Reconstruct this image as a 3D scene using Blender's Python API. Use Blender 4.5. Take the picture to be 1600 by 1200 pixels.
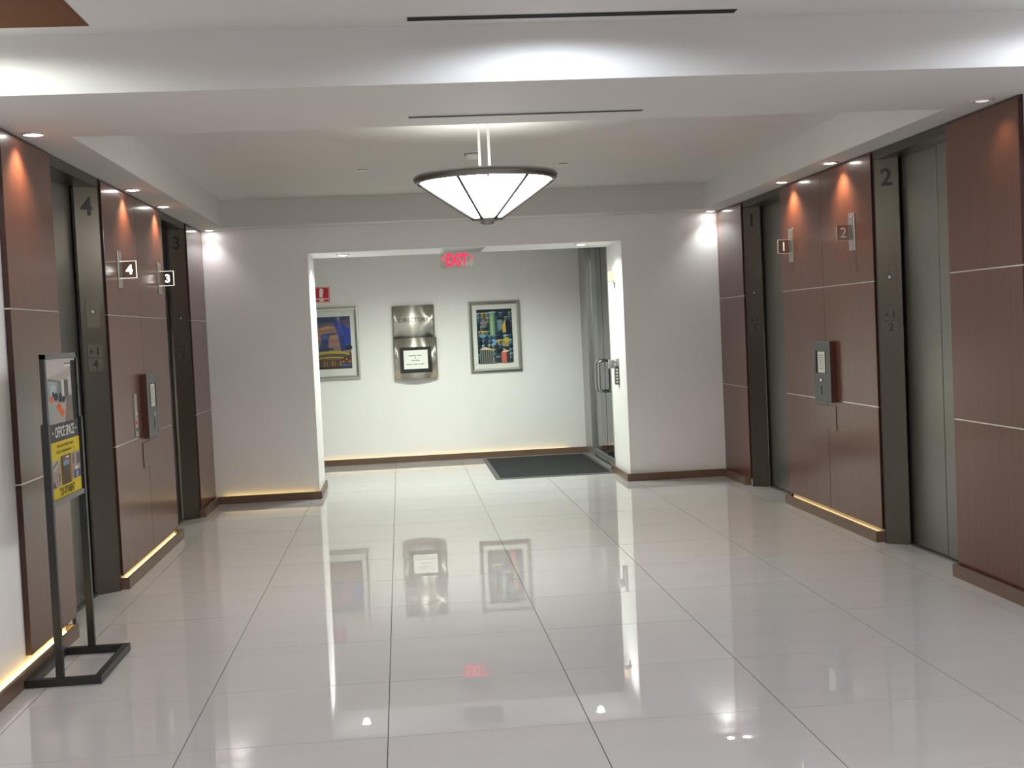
import bpy, bmesh, math, random
from mathutils import Vector, Matrix
random.seed(7)
for o in list(bpy.data.objects):
    bpy.data.objects.remove(o)
sc = bpy.context.scene
col = sc.collection

# ---------------------------------------------------------------- camera
camd = bpy.data.cameras.new('camera')
camd.sensor_width = 36.0
camd.lens = 2003.7 / 1600 * 36
camd.clip_start = 0.05
cam = bpy.data.objects.new('camera', camd)
col.objects.link(cam)
F = Vector((0.08529147, 0.99543361, -0.04286375))
R = Vector((0.99512983, -0.08724133, -0.04588643))
U = Vector((0.04941638, 0.03874127, 0.99802662))
cam.matrix_world = Matrix(((R.x, U.x, -F.x, 0), (R.y, U.y, -F.y, 0), (R.z, U.z, -F.z, 1.6), (0, 0, 0, 1)))
sc.camera = cam

# ---------------------------------------------------------------- world, exposure
w = bpy.data.worlds.new('world')
sc.world = w
w.use_nodes = True
w.node_tree.nodes['Background'].inputs[0].default_value = (0.8, 0.85, 0.9, 1)
w.node_tree.nodes['Background'].inputs[1].default_value = 0.0
sc.view_settings.view_transform = 'Standard'
sc.view_settings.look = 'None'
sc.view_settings.exposure = 1.35
sc.view_settings.gamma = 1.0
sc.view_settings.use_curve_mapping = False
sc.cycles.use_denoising = True
sc.cycles.max_bounces = 10
sc.cycles.diffuse_bounces = 6
sc.cycles.glossy_bounces = 6
sc.cycles.transparent_max_bounces = 16
sc.cycles.sample_clamp_indirect = 6.0
sc.cycles.caustics_reflective = False
sc.cycles.caustics_refractive = False

# light levels (watts of each kind of lamp)
P_SOFFIT = 17.0
P_CORNER = 3.2
P_HEAD = 26.0
P_VEST = 60.0
P_LOBBY = 110.0
P_WASH = 12.0
E_TOP = 1.3
E_PEND = 16.0
E_LED = 7.0

# ---------------------------------------------------------------- materials
def nt(name):
    m = bpy.data.materials.new(name)
    m.use_nodes = True
    t = m.node_tree
    return m, t, t.nodes['Principled BSDF']

def pb(name, c, rough=0.5, metal=0.0, spec=0.5, coat=0.0, coat_r=0.1, em=None, es=0.0, noise=0.0, scale=(8, 8, 8), rvar=0.0, detail=3):
    m, t, b = nt(name)
    b.inputs['Base Color'].default_value = (*c, 1)
    b.inputs['Roughness'].default_value = rough
    b.inputs['Metallic'].default_value = metal
    b.inputs['Specular IOR Level'].default_value = spec
    b.inputs['Coat Weight'].default_value = coat
    b.inputs['Coat Roughness'].default_value = coat_r
    if em:
        b.inputs['Emission Color'].default_value = (*em, 1)
        b.inputs['Emission Strength'].default_value = es
    if noise or rvar:
        tc = t.nodes.new('ShaderNodeTexCoord')
        mp = t.nodes.new('ShaderNodeMapping')
        mp.inputs['Scale'].default_value = scale
        n = t.nodes.new('ShaderNodeTexNoise')
        n.inputs['Scale'].default_value = 1.0
        n.inputs['Detail'].default_value = detail
        t.links.new(tc.outputs['Object'], mp.inputs[0])
        t.links.new(mp.outputs[0], n.inputs['Vector'])
        if noise:
            r = t.nodes.new('ShaderNodeValToRGB')
            e = r.color_ramp.elements
            e[0].position, e[1].position = 0.3, 0.7
            e[0].color = (*[max(0, v * (1 - noise)) for v in c], 1)
            e[1].color = (*[min(1, v * (1 + noise)) for v in c], 1)
            t.links.new(n.outputs[0], r.inputs[0])
            t.links.new(r.outputs[0], b.inputs['Base Color'])
        if rvar:
            k = t.nodes.new('ShaderNodeMapRange')
            k.inputs['To Min'].default_value = rough - rvar
            k.inputs['To Max'].default_value = rough + rvar
            t.links.new(n.outputs[0], k.inputs['Value'])
            t.links.new(k.outputs[0], b.inputs['Roughness'])
    return m

def clear_mat(name, tint, gloss=1.0, ior=1.5):
    m = bpy.data.materials.new(name)
    m.use_nodes = True
    t = m.node_tree
    t.nodes.clear()
    out = t.nodes.new('ShaderNodeOutputMaterial')
    mx = t.nodes.new('ShaderNodeMixShader')
    tr = t.nodes.new('ShaderNodeBsdfTransparent')
    gl = t.nodes.new('ShaderNodeBsdfGlossy')
    fr = t.nodes.new('ShaderNodeFresnel')
    fr.inputs[0].default_value = ior
    tr.inputs[0].default_value = (*tint, 1)
    gl.inputs['Roughness'].default_value = 0.01
    gl.inputs[0].default_value = (gloss, gloss, gloss, 1)
    t.links.new(fr.outputs[0], mx.inputs[0])
    t.links.new(tr.outputs[0], mx.inputs[1])
    t.links.new(gl.outputs[0], mx.inputs[2])
    t.links.new(mx.outputs[0], out.inputs[0])
    return m

def emit(name, c, s):
    return pb(name, (0.0, 0.0, 0.0), 0.5, em=c, es=s, spec=0.0)

M = {}
M['paint'] = pb('white_wall_paint', (0.83, 0.82, 0.82), 0.55, spec=0.3, noise=0.012, scale=(3, 3, 3))
M['ceil'] = pb('ceiling_paint', (0.62, 0.61, 0.59), 0.8, spec=0.2, noise=0.01, scale=(2, 2, 2))
M['copper'] = pb('copper_ceiling', (0.13, 0.055, 0.02), 0.7, spec=0.1, noise=0.06, scale=(3, 40, 3))
M['grout'] = pb('grey_grout', (0.06, 0.055, 0.05), 0.8)
M['base'] = pb('brown_baseboard_wood', (0.135, 0.082, 0.055), 0.4, noise=0.14, scale=(3, 3, 60))
M['edge'] = pb('dark_veneer_edge', (0.042, 0.014, 0.010), 0.35)
M['chrome'] = pb('polished_metal_strip', (0.80, 0.78, 0.76), 0.22, metal=1.0)
M['alu'] = pb('brushed_aluminium', (0.42, 0.42, 0.41), 0.35, metal=0.9, noise=0.06, scale=(200, 200, 4))
M['silver'] = pb('silver_frame_metal', (0.58, 0.57, 0.55), 0.28, metal=0.95, noise=0.05, scale=(60, 60, 60))
M['white'] = pb('white_plastic', (0.72, 0.72, 0.70), 0.4)
M['trimw'] = pb('white_trim_ring', (0.55, 0.53, 0.5), 0.4)
M['cup'] = pb('dark_reflector_cup', (0.10, 0.085, 0.075), 0.3, metal=0.6)
M['black'] = pb('black_powder_coat', (0.012, 0.012, 0.013), 0.35, noise=0.15, scale=(90, 90, 90))
M['blackgap'] = pb('black_gap', (0.006, 0.006, 0.006), 0.9)
M['pendmetal'] = pb('satin_nickel', (0.24, 0.235, 0.23), 0.35, metal=0.9)
M['ribgrey'] = pb('grey_rib_paint', (0.03, 0.03, 0.03), 0.6, spec=0.2)
M['rod'] = pb('pale_rod_metal', (0.85, 0.84, 0.82), 0.35, metal=0.3)
M['bowl'] = pb('frosted_glass_bowl', (0.8, 0.8, 0.75), 0.4, em=(1.0, 0.985, 0.93), es=E_PEND)
M['topglow'] = pb('added_uplight_glow', (0.8, 0.8, 0.78), 0.4, em=(1.0, 0.985, 0.93), es=E_TOP)
M['lens'] = emit('lamp_lens', (1.0, 0.97, 0.92), 14.0)
M['lensoff'] = emit('lamp_lens_dim', (1.0, 0.9, 0.8), 0.3)
M['led'] = emit('yellow_led_strip', (1.0, 0.76, 0.22), E_LED)
M['led2'] = emit('dim_yellow_led_strip', (1.0, 0.70, 0.18), E_LED * 0.35)
M['ink'] = pb('black_ink', (0.012, 0.012, 0.012), 0.6)
M['engrave'] = pb('engraved_dark_fill', (0.012, 0.011, 0.010), 0.5)
M['plate'] = pb('satin_sign_plate', (0.12, 0.106, 0.086), 0.4, metal=0.85)
M['stationgrey'] = pb('slate_grey_enamel', (0.075, 0.08, 0.082), 0.4)
M['mahog'] = pb('mahogany_side', (0.06, 0.016, 0.012), 0.25, coat=0.4)
M['screen'] = pb('pale_notice_card', (0.62, 0.62, 0.54), 0.3)
M['mat'] = pb('charcoal_carpet_mat', (0.030, 0.032, 0.034), 0.95, spec=0.1, noise=0.35, scale=(220, 220, 220))
M['matedge'] = pb('rubber_mat_edge', (0.075, 0.075, 0.078), 0.6)
M['glass'] = clear_mat('green_tint_glass', (0.82, 0.93, 0.86))
M['pane'] = clear_mat('picture_glass', (0.98, 0.985, 0.98), ior=1.25)
M['acryl'] = clear_mat('smoky_acrylic', (0.74, 0.70, 0.66))
M['acrylexit'] = clear_mat('clear_acrylic', (0.90, 0.93, 0.91))
M['redlit'] = emit('lit_red_letter', (1.0, 0.03, 0.09), 0.6)
M['whitelit'] = emit('lit_white_numeral', (1.0, 0.98, 0.94), 1.6)
M['edgelit'] = emit('lit_acrylic_edge', (0.95, 1.0, 0.82), 0.55)
M['palenum'] = pb('frosted_numeral', (0.85, 0.80, 0.76), 0.5)
M['paleedge'] = pb('frosted_acrylic_edge', (0.75, 0.62, 0.50), 0.3)
M['red'] = pb('sign_red', (0.62, 0.008, 0.03), 0.35)
M['tan'] = pb('tan_plastic', (0.50, 0.36, 0.24), 0.5, noise=0.15, scale=(60, 60, 60))
M['steelhandle'] = pb('polished_steel', (0.72, 0.72, 0.68), 0.16, metal=1.0)
M['paper'] = pb('white_paper', (0.88, 0.88, 0.83), 0.6)
M['greyrail'] = pb('grey_sign_rail', (0.16, 0.16, 0.155), 0.35, metal=0.5)

def wood():
    m, t, b = nt('reddish_brown_veneer')
    N, L = t.nodes.new, t.links.new
    tc = N('ShaderNodeTexCoord'); mp = N('ShaderNodeMapping')
    mp.inputs['Scale'].default_value = (55, 55, 1.1)
    oi = N('ShaderNodeObjectInfo')
    ad = N('ShaderNodeVectorMath'); ad.operation = 'ADD'
    L(tc.outputs['Object'], mp.inputs[0]); L(mp.outputs[0], ad.inputs[0]); L(oi.outputs['Random'], ad.inputs[1])
    n = N('ShaderNodeTexNoise'); n.inputs['Scale'].default_value = 1.0; n.inputs['Detail'].default_value = 5
    L(ad.outputs[0], n.inputs['Vector'])
    r = N('ShaderNodeValToRGB')
    e = r.color_ramp.elements
    e[0].position, e[0].color = 0.25, (0.080, 0.023, 0.0125, 1)
    e[1].position, e[1].color = 0.75, (0.120, 0.038, 0.021, 1)
    L(n.outputs[0], r.inputs[0]); L(r.outputs[0], b.inputs['Base Color'])
    b.inputs['Roughness'].default_value = 0.42
    b.inputs['Specular IOR Level'].default_value = 0.25
    b.inputs['Coat Weight'].default_value = 0.6
    b.inputs['Coat Roughness'].default_value = 0.16
    return m
M['wood'] = wood()

def tile():
    m, t, b = nt('polished_white_tile')
    N, L = t.nodes.new, t.links.new
    tc = N('ShaderNodeTexCoord'); mp = N('ShaderNodeMapping')
    mp.inputs['Scale'].default_value = (0.8, 4, 1)
    oi = N('ShaderNodeObjectInfo')
    ml = N('ShaderNodeMath'); ml.operation = 'MULTIPLY'; ml.inputs[1].default_value = 30
    ad = N('ShaderNodeVectorMath'); ad.operation = 'ADD'
    L(oi.outputs['Random'], ml.inputs[0])
    L(tc.outputs['Object'], mp.inputs[0]); L(mp.outputs[0], ad.inputs[0]); L(ml.outputs[0], ad.inputs[1])
    n = N('ShaderNodeTexNoise'); n.inputs['Scale'].default_value = 1.3; n.inputs['Detail'].default_value = 4
    L(ad.outputs[0], n.inputs['Vector'])
    r = N('ShaderNodeValToRGB'); e = r.color_ramp.elements
    e[0].position, e[0].color = 0.3, (0.475, 0.465, 0.47, 1)
    e[1].position, e[1].color = 0.7, (0.495, 0.485, 0.49, 1)
    L(n.outputs[0], r.inputs[0]); L(r.outputs[0], b.inputs['Base Color'])
    b.inputs['Roughness'].default_value = 0.008
    b.inputs['IOR'].default_value = 1.8
    return m
M['tile'] = tile()

def steel(name, c, rough, sx, sz, an=0.5, ar=0.0):
    m, t, b = nt(name)
    N, L = t.nodes.new, t.links.new
    tc = N('ShaderNodeTexCoord'); mp = N('ShaderNodeMapping')
    mp.inputs['Scale'].default_value = (sx, sx, sz)
    n = N('ShaderNodeTexNoise'); n.inputs['Scale'].default_value = 1.0; n.inputs['Detail'].default_value = 3
    L(tc.outputs['Object'], mp.inputs[0]); L(mp.outputs[0], n.inputs['Vector'])
    r = N('ShaderNodeValToRGB'); e = r.color_ramp.elements
    e[0].position, e[0].color = 0.3, (*[v * 0.97 for v in c], 1)
    e[1].position, e[1].color = 0.7, (*[v * 1.03 for v in c], 1)
    L(n.outputs[0], r.inputs[0]); L(r.outputs[0], b.inputs['Base Color'])
    k = N('ShaderNodeMapRange'); k.inputs['To Min'].default_value = rough - 0.02; k.inputs['To Max'].default_value = rough + 0.02
    L(n.outputs[0], k.inputs['Value']); L(k.outputs[0], b.inputs['Roughness'])
    b.inputs['Metallic'].default_value = 0.92
    b.inputs['Anisotropic'].default_value = an; b.inputs['Anisotropic Rotation'].default_value = ar
    return m
M['doorsteel'] = steel('brushed_door_steel', (0.26, 0.255, 0.23), 0.30, 160, 1.5)
M['jamb'] = steel('brushed_bronze_steel', (0.12, 0.108, 0.090), 0.34, 160, 1.5)
M['frontedge'] = M['jamb']
M['dirsteel'] = steel('brushed_directory_steel', (0.60, 0.58, 0.53), 0.37, 3, 150, 0.95, 0.25)

_flat = {}
def flat(rgb, gain=1.0):
    k = tuple(rgb)
    if k not in _flat:
        c = [((v / 255) ** 2.2) * gain for v in rgb]
        _flat[k] = pb('printed_colour_%02x%02x%02x' % k, c, 0.6, spec=0.2)
    return _flat[k]

# ---------------------------------------------------------------- builders
def org(parent):
    o = Vector((0, 0, 0))
    while parent:
        o += parent.location
        parent = parent.parent
    return o

def tag(o, label=None, cat=None, group=None, kind=None):
    if label: o['label'] = label
    if cat: o['category'] = cat
    if group: o['group'] = group
    if kind: o['kind'] = kind
    return o

def thing(name, loc, label, cat, group=None):
    o = bpy.data.objects.new(name, None)
    o.empty_display_size = 0.1
    o.location = loc
    col.objects.link(o)
    return tag(o, label, cat, group)

class MB:
    def __init__(s): s.v, s.f, s.mi, s.mats, s.smooth = [], [], [], [], []
    def slot(s, m):
        if m is None: return 0
        if m not in s.mats: s.mats.append(m)
        return s.mats.index(m)
    def add(s, vs, fs, m=None, smooth=False):
        b = len(s.v); k = s.slot(m)
        s.v += [Vector(x) for x in vs]
        for f in fs:
            s.f.append([b + i for i in f]); s.mi.append(k); s.smooth.append(smooth)
        return s
    def box(s, x0, x1, y0, y1, z0, z1, m=None, bev=0.0):
        x0, x1 = sorted((x0, x1)); y0, y1 = sorted((y0, y1)); z0, z1 = sorted((z0, z1))
        if bev:
            bm = bmesh.new()
            bmesh.ops.create_cube(bm, size=1)
            for v in bm.verts:
                v.co = Vector(((x0 + x1) / 2 + v.co.x * (x1 - x0), (y0 + y1) / 2 + v.co.y * (y1 - y0), (z0 + z1) / 2 + v.co.z * (z1 - z0)))
            bmesh.ops.bevel(bm, geom=bm.edges[:], offset=bev, segments=1, affect='EDGES', profile=0.5)
            bm.verts.index_update()
            s.add([v.co.copy() for v in bm.verts], [[v.index for v in f.verts] for f in bm.faces], m)
            bm.free()
            return s
        return s.add([(x0, y0, z0), (x1, y0, z0), (x1, y1, z0), (x0, y1, z0), (x0, y0, z1), (x1, y0, z1), (x1, y1, z1), (x0, y1, z1)],
                     [(0, 3, 2, 1), (4, 5, 6, 7), (0, 1, 5, 4), (1, 2, 6, 5), (2, 3, 7, 6), (3, 0, 4, 7)], m)
    def prism(s, pts, z0, z1, m=None):
        n = len(pts)
        a = sum(pts[i][0] * pts[(i + 1) % n][1] - pts[(i + 1) % n][0] * pts[i][1] for i in range(n))
        if a < 0: pts = pts[::-1]
        return s.add([(x, y, z0) for x, y in pts] + [(x, y, z1) for x, y in pts],
                     [list(range(n))[::-1], list(range(n, 2 * n))] + [(i, (i + 1) % n, n + (i + 1) % n, n + i) for i in range(n)], m)
    def lathe(s, c, prof, seg=32, m=None, axis='Z', smooth=True, caps=True):
        vs, fs = [], []
        for r, z in prof:
            for i in range(seg):
                a = 2 * math.pi * i / seg
                x, y = r * math.cos(a), r * math.sin(a)
                vs.append({'Z': (c[0] + x, c[1] + y, c[2] + z), 'X': (c[0] + z, c[1] + x, c[2] + y), 'Y': (c[0] + x, c[1] + z, c[2] + y)}[axis])
        for j in range(len(prof) - 1):
            for i in range(seg):
                k = (i + 1) % seg
                fs.append((j * seg + i, j * seg + k, (j + 1) * seg + k, (j + 1) * seg + i))
        s.add(vs, fs, m, smooth)
        if caps:
            b = len(s.v) - len(vs)
            k = s.slot(m)
            for j in (0, len(prof) - 1):
                if prof[j][0] > 1e-5:
                    s.f.append([b + j * seg + i for i in range(seg)]); s.mi.append(k); s.smooth.append(False)
        return s
    def tube(s, pts, r, m=None, seg=10):
        pts = [Vector(q) for q in pts]
        vs, fs = [], []
        n = len(pts)
        prev = None
        for i, q in enumerate(pts):
            d = (pts[min(i + 1, n - 1)] - pts[max(i - 1, 0)]).normalized()
            ref = prev if prev is not None else (Vector((0, 0, 1)) if abs(d.z) < 0.9 else Vector((1, 0, 0)))
            a = (ref - d * ref.dot(d)).normalized(); prev = a
            b = d.cross(a)
            for k in range(seg):
                t = 2 * math.pi * k / seg
                vs.append(q + a * math.cos(t) * r + b * math.sin(t) * r)
        for i in range(n - 1):
            for k in range(seg):
                k2 = (k + 1) % seg
                fs.append((i * seg + k, i * seg + k2, (i + 1) * seg + k2, (i + 1) * seg + k))
        fs += [list(range(seg))[::-1], [(n - 1) * seg + k for k in range(seg)]]
        return s.add(vs, fs, m, True)
    def build(s, name, mat=None, parent=None, label=None, **kw):
        o_ = org(parent)
        me = bpy.data.meshes.new(name)
        me.from_pydata([v - o_ for v in s.v], [], s.f)
        for m in s.mats: me.materials.append(m)
        if mat: 
            me.materials.clear(); me.materials.append(mat)
        for p, k, sm in zip(me.polygons, s.mi, s.smooth):
            p.material_index = 0 if mat else k
            p.use_smooth = sm
        bm = bmesh.new(); bm.from_mesh(me)
        bmesh.ops.recalc_face_normals(bm, faces=bm.faces[:])
        bm.to_mesh(me); bm.free()
        ob = bpy.data.objects.new(name, me)
        col.objects.link(ob)
        if parent: ob.parent = parent
        if label: ob['label'] = label
        for k, v in kw.items(): ob[k] = v
        return ob

def box(name, mat, parent, *a, bev=0.0, label=None, **kw):
    return MB().box(*a, bev=bev).build(name, mat, parent, label, **kw)

def struct(o): o['kind'] = 'structure'; return o

class Plane:
    """a flat local frame: origin O, right vector, up vector; the normal looks at the viewer"""
    def __init__(s, O, right, up=(0, 0, 1)):
        s.O, s.r, s.u = Vector(O), Vector(right).normalized(), Vector(up).normalized()
        s.n = s.r.cross(s.u).normalized()
    def p(s, u, v, d=0.0): return s.O + s.r * u + s.u * v + s.n * d

def text(name, s, pl, u, v, mat, parent, height=None, width=None, bold=0.0, lift=0.001, depth=0.0015):
    cu = bpy.data.curves.new('txt', 'FONT')
    cu.body = s; cu.size = 1.0; cu.offset = bold
    cu.resolution_u = 3
    ob = bpy.data.objects.new('txt', cu)
    me = bpy.data.meshes.new_from_object(ob)
    bpy.data.objects.remove(ob)
    xs = [q.co.x for q in me.vertices]; ys = [q.co.y for q in me.vertices]
    x0, x1, y0, y1 = min(xs), max(xs), min(ys), max(ys)
    sy = height / (y1 - y0); sx = width / (x1 - x0) if width else sy
    bm = bmesh.new(); bm.from_mesh(me)
    bmesh.ops.dissolve_limit(bm, angle_limit=0.02, verts=bm.verts[:], edges=bm.edges[:])
    ex = bmesh.ops.extrude_face_region(bm, geom=bm.faces[:])
    top = {q for q in ex['geom'] if isinstance(q, bmesh.types.BMVert)}
    o_ = org(parent)
    for q in bm.verts:
        q.co = pl.p(u + (q.co.x - (x0 + x1) / 2) * sx, v + (q.co.y - (y0 + y1) / 2) * sy, lift + (depth if q in top else 0)) - o_
    bmesh.ops.recalc_face_normals(bm, faces=bm.faces[:])
    bm.to_mesh(me); bm.free()
    me.materials.clear(); me.materials.append(mat)
    for q in me.polygons: q.use_smooth = False
    o = bpy.data.objects.new(name, me)
    o.data.name = name
    col.objects.link(o)
    o.parent = parent
    return o

def art(name, pl, shapes, parent, lift=0.001):
    """flat print: list of (points, rgb); later shapes lie a hair above earlier ones"""
    mb = MB()
    for i, (pts, c) in enumerate(shapes):
        d = lift + i * 0.00006
        mb.add([pl.p(x, y, d) for x, y in pts], [list(range(len(pts)))], flat(c))
    o = mb.build(name, None, parent)
    return o
def rect(x0, y0, x1, y1): return [(x0, y0), (x1, y0), (x1, y1), (x0, y1)]
def ell(cx, cy, rx, ry, n=20, a0=0, a1=360):
    return [(cx + rx * math.cos(math.radians(a0 + (a1 - a0) * i / n)), cy + ry * math.sin(math.radians(a0 + (a1 - a0) * i / n))) for i in range(n + (0 if a1 - a0 == 360 else 1))]

def lamp(kind, name, loc, power, parent, color=(1, 0.96, 0.92), size=120, blend=0.9, radius=0.03, rot=(0, 0, 0), shape=0.2):
    d = bpy.data.lights.new(name, kind)
    d.energy = power; d.color = color
    if kind == 'SPOT':
        d.spot_size = math.radians(size); d.spot_blend = blend; d.shadow_soft_size = radius
    elif kind == 'AREA':
        d.shape = 'DISK'; d.size = shape
    o = bpy.data.objects.new(name, d)
    col.objects.link(o)
    o.rotation_euler = rot
    o.parent = parent
    o.location = Vector(loc) - org(parent)
    return o

# ================================================================ THE SETTING
XL, XR = -1.92, 3.295            # side wall planes (panel faces stand 30 mm proud)
ZS, ZC, ZV, ZH = 2.70, 2.955, 2.66, 2.44
YB, YB2, YI = 12.88, 13.80, 16.05
OX0, OX1 = -0.87, 2.275
OPEN = [(7.38, 8.58), (10.71, 11.93)]
YN = 5.2                          # the lobby widens before this line

# ---- floor with its tiles
fl = struct(MB().box(-6.5, 8.0, -6.0, 16.4, -0.12, -0.003).build('floor', M['grout']))
X0, SX, Y0, SY = -1.7489, 0.8121, 5.0697, 0.818
k0, k1, j0, j1 = -3, 9, -4, 14
tm = None
g = 0.002
bm_t = MB().box(g, SX - g, g, SY - g, -0.010, 0.0)
for k in range(k0, k1):
    for j in range(j0, j1):
        if tm is None:
            o = bm_t.build('tile', M['tile'], fl); tm = o.data
        else:
            o = bpy.data.objects.new('tile', tm); col.objects.link(o); o.parent = fl
        o.location = (X0 + k * SX, Y0 + j * SY, random.uniform(-0.0002, 0.0002))
        o.rotation_euler = (random.uniform(-1, 1) * 0.00008, random.uniform(-1, 1) * 0.00008, 0)
xa, xb, ya, yb = X0 + k0 * SX, X0 + k1 * SX, Y0 + j0 * SY, Y0 + j1 * SY
tf = MB().box(-6.5, 8, -6, ya, -0.01, 0).box(-6.5, xa, ya, 16.4, -0.01, 0).box(xb, 8, ya, 16.4, -0.01, 0).box(xa, xb, yb, 16.4, -0.01, 0)
tf.build('tile_field', M['tile'], fl, kind='stuff')

# ---- side walls
def side_wall(name, x, d):
    mb = MB()
    xo = x - d * 0.55
    segs = [(YN, OPEN[0][0]), (OPEN[0][1], OPEN[1][0]), (OPEN[1][1], YB)]
    for a, b in segs: mb.box(x, xo, a, b, 0, 3.1)
    for a, b in OPEN:
        mb.box(x - d * 0.02, xo, a, b, 2.69, 3.1)
        mb.box(x - d * 0.30, xo, a, b, 0, 2.69)
    return struct(mb.build(name, M['paint']))
wl = side_wall('wall_left', XL, 1)
wr = side_wall('wall_right', XR, -1)
ZJ = [(0.095, 0.940), (0.949, 1.808), (1.817, 2.683)]
def panels(wall, x, d):
    runs = [[(6.48, 7.37)], [(8.59, 9.647), (9.653, 10.70)], [(11.94, YB - 0.012)]]
    for ri, run in enumerate(runs):
        y0, y1 = run[0][0], run[-1][1]
        lit_run = ri == 1 or (ri == 0 and d > 0)
        for ci, (a, b) in enumerate(run):
            for z0, z1 in ZJ:
                if z0 < 0.2 and not lit_run: z0 = 0.070
                o = MB().box(x, x + d * 0.03, a, b, z0, z1, bev=0.0012).build('wood_panel', None, wall)
                o.data.materials.append(M['wood']); o.data.materials.append(M['edge'])
                for p in o.data.polygons:
                    p.material_index = 1 if abs(p.normal.x) < 0.5 else 0
        for z0, z1 in ((0.941, 0.948), (1.809, 1.816)):
            box('joint_strip', M['chrome'], wall, x, x + d * 0.0285, y0, y1, z0, z1, label='thin bright metal strip in the panel joint')
        box('top_strip', M['edge'], wall, x, x + d * 0.02, y0, y1, 2.684, 2.699)
        if len(run) == 2:
            # small access flap under the call station
            n, c = (9.45, 9.94)
            zf0, zf1 = 0.715, 0.90
            o = MB().box(x + d * 0.030, x + d * 0.035, n, c, zf0, zf1, bev=0.0008).build('access_flap', None, wall)
            o.data.materials.append(M['wood']); o.data.materials.append(M['edge'])
            for p in o.data.polygons:
                p.material_index = 1 if abs(p.normal.x) < 0.5 else 0
panels(wl, XL, 1)
panels(wr, XR, -1)

# ---- back wall with its opening, inner wall, corridor ends, lobby walls
struct(MB().box(-6.5, OX0, YB, YB2, 0, 3.1).box(OX1, 8.0, YB, YB2, 0, 3.1).box(OX0, OX1, YB, YB2, ZH, 3.1).build('wall_back', M['paint']))
struct(MB().box(-6.5, 8.0, YI, YI + 0.2, 0, 3.1).build('wall_inner', M['paint']))
struct(MB().box(-4.2, -4.0, YB2, YI, 0, 3.1).build('wall_corridor_left', M['paint']))
struct(MB().box(5.6, 5.8, YB2, YI, 0, 3.1).build('wall_corridor_right', M['paint']))
struct(MB().box(-5.2, XL - 0.55, YN, YN + 0.2, 0, 3.1).box(-5.4, -5.2, -5.2, YN + 0.2, 0, 3.1).box(-5.4, 6.8, -5.4, -5.2, 0, 3.1)
       .box(6.6, 6.8, -5.2, YN + 0.2, 0, 3.1).box(XR + 0.55, 6.6, YN, YN + 0.2, 0, 3.1).build('wall_lobby', M['paint']))

# ---- ceilings
CX0, CX1, CY0, CY1 = -1.645, 3.055, 6.88, 12.55
struct(MB().box(-5.4, 6.8, -5.4, 5.74, ZC, 3.1, M['ceil']).box(CX0 - 0.1, CX1 + 0.1, CY0 - 0.1, CY1 + 0.1, ZC, 3.1, M['ceil'])
       .box(-6.5, 8.0, YB2, YI, ZV, 3.1, M['ceil']).build('ceiling'))
struct(MB().box(XL - 0.1, XR + 0.1, 5.73, CY0, ZS, 3.095).build('trim_1', M['ceil']))
struct(MB().box(XL - 0.1, CX0, CY0, YB, ZS, 3.095).box(CX1, XR + 0.1, CY0, YB, ZS, 3.095).box(CX0, CX1, CY1, YB, ZS, 3.095).build('trim_2', M['ceil']))
cp = MB().box(-3.4, -1.235, 2.6, 5.575, ZC - 0.004, ZC - 0.0005).build('ceiling_panel', M['copper'])
tag(cp, 'copper-brown panel set flush in the white ceiling before the beam', 'ceiling panel')

# ---- baseboards with the LED strip behind them
HB = 0.075
def bb(name, pieces, leds):
    root = MB()
    for p in pieces: root.box(*p, 0, HB)
    o = struct(root.build(name, M['base']))
    for l in leds:
        box('led_strip', M['led2'] if l[2] > 8 and l[3] < 11 else M['led'], o, *l, 0.02, 0.045, label='glowing yellow light strip behind the baseboard')
    return o
def side_bb(name, x, d, runs, lit):
    f0, f1 = x + d * 0.065, x + d * 0.047
    pcs, leds = [], []
    for (a, b), l in zip(runs, lit):
        pcs += [(f1, f0, a, b), (x, f1, a, a + 0.02), (x, f1, b - 0.02, b)]
        if l: leds.append((x + d * 0.002, x + d * 0.012, a + 0.05, b - 0.05))
    return bb(name, pcs, leds)
side_bb('baseboard_left', XL, 1, [(YN, 7.26), (8.60, 10.75), (11.94, 12.82)], [1, 1, 0])
side_bb('baseboard_right', XR, -1, [(YN, 7.38), (8.62, 10.73), (12.03, 12.82)], [0, 1, 0])
bb('baseboard_back', [(-1.855, -0.845, 12.82, 12.838), (-0.863, -0.845, 12.838, 13.80), (-0.87, -0.845, 13.782, 13.80),
                      (2.232, 3.23, 12.82, 12.838), (2.232, 2.25, 12.838, 13.85)],
   [(-1.80, -0.90, 12.868, 12.878), (-0.868, -0.8655, 12.95, 13.70)])
bb('baseboard_inner', [(-4.0, 2.30, 16.0, 16.018), (2.34, 5.6, 16.0, 16.018)], [(-3.9, 2.05, 16.038, 16.048)])

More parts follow.
